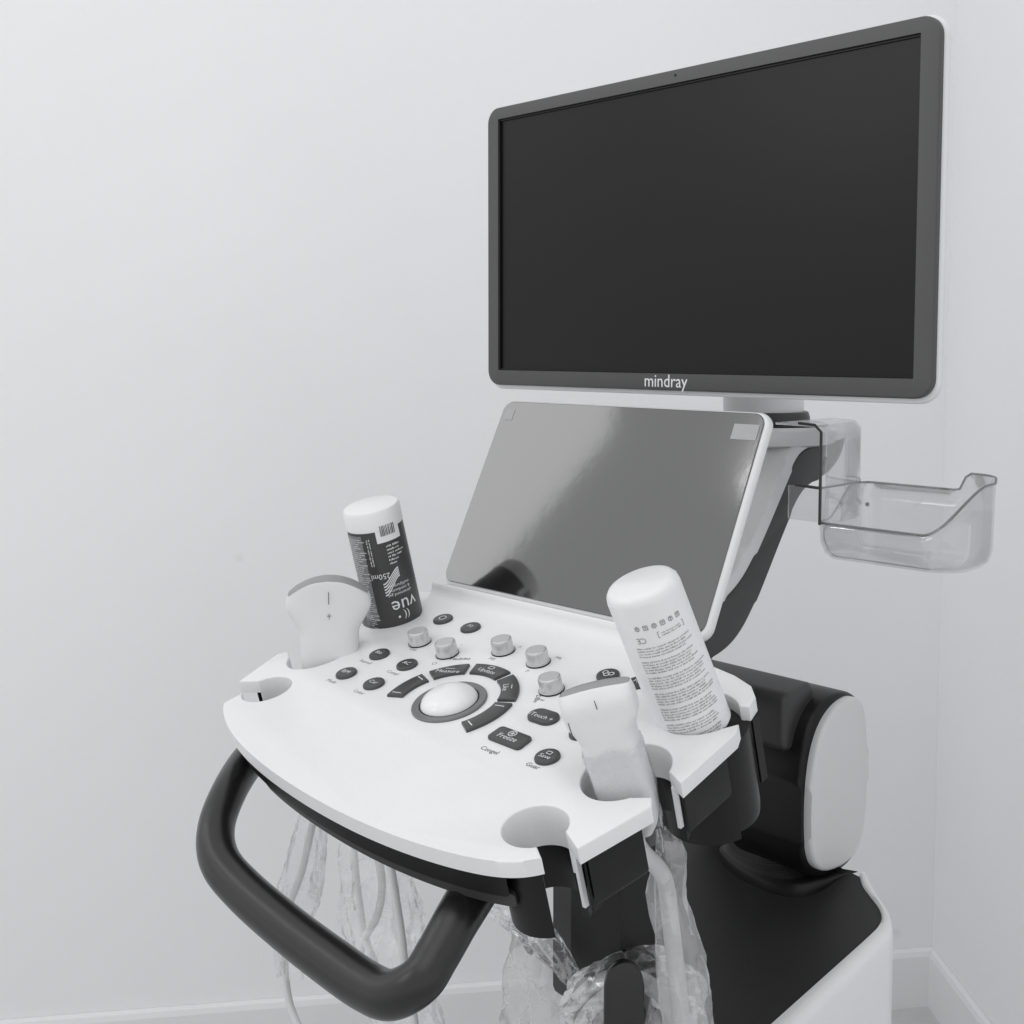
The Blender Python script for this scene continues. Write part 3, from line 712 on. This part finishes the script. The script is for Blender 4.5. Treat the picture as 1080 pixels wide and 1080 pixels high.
rn = random.Random(3); its = []; x = .002
while x < .017:
    w = rn.choice((.0004, .0007, .0010)); its.append((dash(w, .010), T(x, 0))); x += w+rn.choice((.0004, .0007))
link('barcode', wrap(join_me('barcode', its), RB+.0006, FRONT+.22, L1-.020), M['print_d'], lab, mx=F1m)
link('side_label', patch(RB+.0003, FRONT-1.35, FRONT-.42, .052, L1-.022), M['label_grey'], b1, mx=F1m)
link('small_print', wrap(small_print(50, .019, .0021, .0009, 5), RB+.0006, FRONT-.86, L1-.026), M['print_l'], b1, mx=F1m)
link('bottle_text', wrap(text_me('vue', .019), RB+.0006, FRONT+.62, .064, True), M['print_l'], b1, mx=F1m)
link('bottle_text', wrap(text_me('ultrasound gel\n& conductive\nmultipurpose', .0042), RB+.0006, FRONT+.55, .080, True), M['print_l'], b1, mx=F1m)
link('bottle_text', wrap(text_me('250ml', .0075), RB+.0006, FRONT-.02, .096, True), M['print_l'], b1, mx=F1m)
link('bottle_text', wrap(text_me('(( \u2022', .010), RB+.0006, FRONT+.50, .054, True), M['print_l'], b1, mx=F1m)
its = []
vs = []; fs = []
for k in range(5):
    for j in range(16):
        t = j/15; x = -.007+t*.017; y = .076+k*.0028+.016*(t*t*(3-2*t))*(1-k*.05)
        b = len(vs); vs += [(x, y, 0), (x, y+.0014, 0)]
        if j: fs.append((b-2, b, b+1, b-1))
link('wave_print', wrap(pyd('wave_print', vs, fs, 0), RB+.0006, FRONT+.28, 0), M['print_l'], b1, mx=F1m)
link('small_print', wrap(small_print(6, .012, .0034, .0013, 9), RB+.0006, FRONT+.62, L1-.036), M['print_l'], b1, mx=F1m)
link('small_print', wrap(join_me('v', [(small_print(2, .028, .0022, .0011, 10), Matrix.Rotation(math.pi/2, 4, 'Z'))]), RB+.0006, FRONT-.22, L1-.038), M['print_l'], b1, mx=F1m)
# white bottle in the right rear cup
RW = .0268
b2 = empty('gel_bottle', conw(.357, -.05, -.03), 'all white gel bottle covered in small printed text leaning in the right rear cup', 'gel bottle', 'gel bottles in the console cups')
F2m = axis_frame(conw(.3575, -.055, -.02), -.195)
L2 = .020+.1085
link('bottle_body', lathe_me('bottle_body', [(.015, 0), (RW-.006, .004), (RW, .012), (RW, L2-.008), (RW-.0008, L2-.0040), (RW-.003, L2-.0012), (RW-.006, L2-.0002), (.0001, L2)], 64, True, False), M['bottle'], b2, mx=F2m)
A2 = FRONT+.06
zz = L2-.0385
for k, rws in enumerate((4, 5, 5, 5, 5, 4, 5)):
    link('small_print', wrap(small_print(rws, .043, .0021, .00085, 20+k), RW+.0003, A2, zz), M['print_g'], b2, mx=F2m); zz -= rws*.0021+.0022
its = []
for k in range(6):
    x = -.0150+k*.0062; 
    its.append((frame_me('f', rrect(-.0018, -.0018, .0018, .0018, .0004 if k % 2 else .0017, 3), rrect(-.0013, -.0013, .0013, .0013, .0002 if k % 2 else .0012, 3), 0, .0001, .00001), T(x, 0)))
    its.append((dash(.002, .0005), T(x, 0, .0001) @ Matrix.Rotation(k*1.1, 4, 'Z'))); its.append((dash(.002, .0005), T(x, .0004, .0001) @ Matrix.Rotation(k*1.1+1.4, 4, 'Z')))
link('symbol_row', wrap(join_me('symbol_row', its), RW+.0003, A2, L2-.0225), M['print_g'], b2, mx=F2m)
link('bottle_text', wrap(text_me('CE', .0062), RW+.0003, A2-.55, L2-.0315, True), M['print_g'], b2, mx=F2m)
link('text_box', wrap(frame_me('f', rrect(-.0105, -.0024, .0105, .0024, .0003, 2), rrect(-.0101, -.0020, .0101, .0020, .0002, 2), 0, .0001, .00001), RW+.0003, A2+.30, L2-.0300), M['print_g'], b2, mx=F2m)
link('small_print', wrap(small_print(2, .014, .0018, .0008, 77), RW+.0003, A2+.27, L2-.0297), M['print_g'], b2, mx=F2m)

# ------------------------------------------------------------------ probes
def probe_me(name, rows, expo=3.2, seg=56):
    """rows: (h, halfwidth, halfthick, bulge)"""
    vs = []; fs = []; R_ = catmull(rows, 4)
    for h, w, t, b in R_:
        for k in range(seg):
            a = 2*math.pi*k/seg; c, s = math.cos(a), math.sin(a)
            x = math.copysign(abs(c)**(2/expo), c); y = math.copysign(abs(s)**(2/expo), s)
            vs.append((x*w, y*t, h + b*(1-x*x)))
    n = seg
    for i in range(len(R_)-1):
        for k in range(n): fs.append((i*n+k, i*n+(k+1) % n, (i+1)*n+(k+1) % n, (i+1)*n+k))
    fs.append(tuple(range(n)))
    return pyd(name, vs, fs, 50)
def lens_me(name, w, t, h, b, dome, n=20):
    vs = []; fs = []
    for i in range(n+1):
        s = -1+2*i/n
        for j in range(9):
            v = -1+2*j/8; tt = t*(1-abs(s)**6*.35); vs.append((s*w, v*tt, h+b*(1-s*s)+dome*(1-v*v)*(1-s**8)))
    for i in range(n):
        for j in range(8): fs.append((i*9+j, (i+1)*9+j, (i+1)*9+j+1, i*9+j+1))
    return pyd(name, vs, fs, 50)
p1 = empty('ultrasound_probe', conw(-.012, -.118, -.04), 'bare curved ultrasound probe with wide rounded head standing in the left middle cup', 'ultrasound probe', 'ultrasound probes in the console cups')
ax = V((-.03, -.0, 1)).normalized(); wdir = (CR*.985 + V((-.05, .10, 0)))
P1 = frame(conw(-.010, -.120, 0), wdir - ax*wdir.dot(ax), (0, 0, 0), z=ax)
P1 = P1 @ Matrix.Rotation(rad(7), 4, 'X') @ T(.006, 0, -.010)
link('probe_body', probe_me('probe_body', [(-.075, .012, .012, 0), (-.06, .017, .013, 0), (-.03, .0235, .0145, 0), (0, .0258, .0160, 0), (.022, .0262, .0155, 0), (.034, .0272, .0140, .001), (.044, .0325, .0128, .003), (.053, .0374, .0118, .006), (.060, .0378, .0112, .0095), (.066, .0362, .0108, .0125), (.0675, .0355, .0103, .0130)]), M['probe'], p1, mx=P1)
link('probe_lens', lens_me('probe_lens', .0355, .0101, .0675, .0130, .0022), M['lens'], p1, mx=P1)
link('probe_mark', join_me('probe_mark', [(dash(.0007, .011), T(0, .006)), (dash(.004, .0006), T(0, -.010)), (dash(.0006, .005), T(0, -.0105))]), M['print_d'], p1, mx=P1 @ T(.001, -.0139, .060) @ Matrix.Rotation(rad(90-4), 4, 'X'))
p2 = empty('ultrasound_probe', conw(.355, -.135, -.04), 'film wrapped ultrasound probe with a square head leaning in the right middle cup', 'ultrasound probe', 'ultrasound probes in the console cups')
P2 = axis_frame(conw(.3610, -.143, 0), -.15)
P2 = P2 @ Matrix.Rotation(rad(-9), 4, 'Z')
P2 = P2 @ Matrix.Rotation(rad(-9), 4, 'X')
link('probe_body', probe_me('probe_body', [(-.040, .010, .010, 0), (-.030, .0165, .0130, 0), (-.01, .0188, .0160, 0), (.02, .0186, .0165, 0), (.030, .0188, .0165, 0), (.037, .0212, .0163, 0), (.043, .0242, .0158, .0), (.054, .0250, .0145, .001), (.0605, .0246, .0098, .002), (.0625, .0240, .0070, .002)], 4.2), M['probe'], p2, mx=P2)
link('probe_lens', lens_me('probe_lens', .0236, .0066, .0625, .002, .0008), M['lens'], p2, mx=P2)
link('probe_mark', join_me('probe_mark', [(dash(.0006, .009), T(0, 0)), (dash(.0006, .010), T(-.0215, -.012))]), M['print_d'], p2, mx=P2 @ T(.001, -.0152, .055) @ Matrix.Rotation(rad(97), 4, 'X'))

# film round the right probe (own thing) and cables
def crumple(name, pts, seg, n, flat, amp, m, label, cat, group=None, fold=5, seed=1, cap=False, parent=None):
    rn = random.Random(seed); S_ = catmull(pts, n); vs = []; fs = []; prev = None
    ph = [rn.uniform(0, 6.28) for _ in range(8)]
    for i, p in enumerate(S_):
        c = V(p[:3]); a = V(S_[max(i-1, 0)][:3]); b = V(S_[min(i+1, len(S_)-1)][:3]); t = (b-a).normalized()
        x = CR - t*CR.dot(t); x.normalize(); y = t.cross(x)
        for k in range(seg):
            an = 2*math.pi*k/seg
            f = 1 + amp*(.5*math.sin(fold*an+ph[0]+i*.21)+.35*math.sin((fold*2+1)*an+ph[1]-i*.37)+.3*math.sin(i*.55+ph[2]+2*an)+.5*(rn.random()-.5))
            r = p[3]*f; vs.append(c+x*math.cos(an)*r+y*math.sin(an)*r*flat)
    for i in range(len(S_)-1):
        for k in range(seg): fs.append((i*seg+k, i*seg+(k+1) % seg, (i+1)*seg+(k+1) % seg, (i+1)*seg+k))
    me = pyd(name, vs, fs, 14)
    return link(name, me, m, parent, label=label, cat=cat, group=group)
M['film_tight'] = film('tight_plastic_film', .10, .95, 22, .9, .12, .05)
link('protective_film', probe_me('protective_film', [(-.045, .0150, .0140, 0), (-.030, .0180, .0145, 0), (-.01, .0200, .0172, 0), (.006, .0197, .0176, 0), (.016, .0199, .0176, 0), (.024, .0196, .0175, .001)], 4.0), M['film_tight'], mx=P2, label='tight clear film wrapped round the body of the square headed probe', cat='plastic film')
bmf = bmesh.new(); mf = bpy.data.objects['protective_film'].data; bmf.from_mesh(mf)
bmesh.ops.delete(bmf, geom=[f for f in bmf.faces if len(f.verts) > 4], context='FACES')
for v in bmf.verts: v.co += v.normal*.0005*math.sin(v.co.z*900+5*math.sin(v.co.x*300)) + V((0, 0, .0016*math.sin(v.co.x*260+1) if v.co.z > .02 else 0))
bmf.to_mesh(mf); bmf.free()

def cable(parent, pts, r=.0042, nm='cable'):
    return link(nm, tube_me(nm, [(*p, r) for p in pts], 12, 6), M['cable'], parent)
G = 'plastic bags on the probe cables'
# strip bag on the right
Y1 = -.14
bag1 = [(700, 872, .007), (708, 900, .013), (704, 940, .017), (712, 980, .019), (717, 1020, .021), (722, 1060, .023), (726, 1110, .024)]
crumple('plastic_bag', [(*ony(x, y, Y1), r*.82) for x, y, r in bag1], 22, 4, .35, .24, M['film'], 'long narrow clear plastic bag hanging in front of the dark machine deck', 'plastic bag', G, seed=5)
cable(p2, [P2 @ V((0, 0, -.03)), P2 @ V((-.004, 0, -.05)), ony(700, 925, Y1), ony(708, 980, Y1), ony(714, 1030, Y1), ony(722, 1110, Y1)], .0065)
# bundle bag around the hook
bag2 = [(655, 1004, .012), (658, 1014, .034), (662, 1035, .050), (668, 1062, .054), (672, 1100, .056), (676, 1130, .05)]
crumple('plastic_bag', [(*ony(x, y, -.13), r) for x, y, r in bag2], 34, 5, .55, .2, M['film'], 'wide crumpled clear plastic bag bunched around the dark cable hook', 'plastic bag', G, seed=8, fold=6)
for dx, dy in ((0, 0), (14, 10)):
    cable(p2, [ony(590+dx, 1110, -.13), ony(605+dx, 1060+dy, -.13), ony(640+dx, 1032+dy, -.125), ony(680+dx, 1035+dy, -.13), ony(712+dx, 1070+dy, -.13), ony(722+dx, 1110, -.13)], .0060)
# milky bag left of it
bag3 = [(548, 972, .010), (560, 985, .022), (568, 1010, .030), (572, 1045, .034), (574, 1080, .036), (575, 1120, .036)]
crumple('plastic_bag', [(*ony(x, y, -.10), r) for x, y, r in bag3], 36, 7, .5, .10, M['film_milky'], 'milky white plastic bag hanging left of the dark cable hook', 'plastic bag', G, seed=11, fold=4)
bag4 = [(520, 960, .006), (545, 972, .011), (570, 990, .013), (592, 1015, .010), (604, 1035, .006)]
crumple('plastic_bag', [(*ony(x, y, -.14), r) for x, y, r in bag4], 26, 8, .6, .25, M['film'], 'thin twisted clear plastic bag trailing over the milky bag', 'plastic bag', G, seed=13)
# hanging cables in film seen through the handle
Y2 = -.12
cb = empty('probe_cable_bundle', conw(.15, -.12, -.05), 'light grey probe cables hanging behind the dark handle', 'cable bundle')
for pts_ in ([(334, 850), (325, 890), (318, 920), (304, 960), (300, 1000), (306, 1060), (330, 1110)],
             [(395, 890), (403, 930), (398, 965), (385, 990), (380, 1020), (400, 1060), (430, 1110)],
             [(410, 900), (418, 950), (424, 990), (428, 1030), (436, 1070), (445, 1120)],
             [(372, 880), (376, 930), (384, 985), (396, 1020), (404, 1060), (410, 1110)]):
    cable(cb, [ony(x, y, Y2) for x, y in pts_], .0040)
bag5 = [(330, 850, .012), (325, 890, .018), (318, 930, .022), (312, 960, .022), (310, 990, .018), (312, 1030, .02)]
crumple('plastic_bag', [(*ony(x, y, Y2), r) for x, y, r in bag5], 26, 7, .4, .2, M['film'], 'clear plastic bag round the leftmost cable seen through the handle', 'plastic bag', G, seed=15)
bag6 = [(395, 880, .030), (398, 920, .036), (402, 960, .038), (408, 1000, .038), (418, 1040, .034), (440, 1110, .034)]
crumple('plastic_bag', [(*ony(x, y, Y2), r) for x, y, r in bag6], 36, 7, .35, .14, M['film'], 'wide clear plastic bag round several cables seen through the handle', 'plastic bag', G, seed=17)

sc.render.engine = 'CYCLES'
sc.cycles.transparent_max_bounces = 24
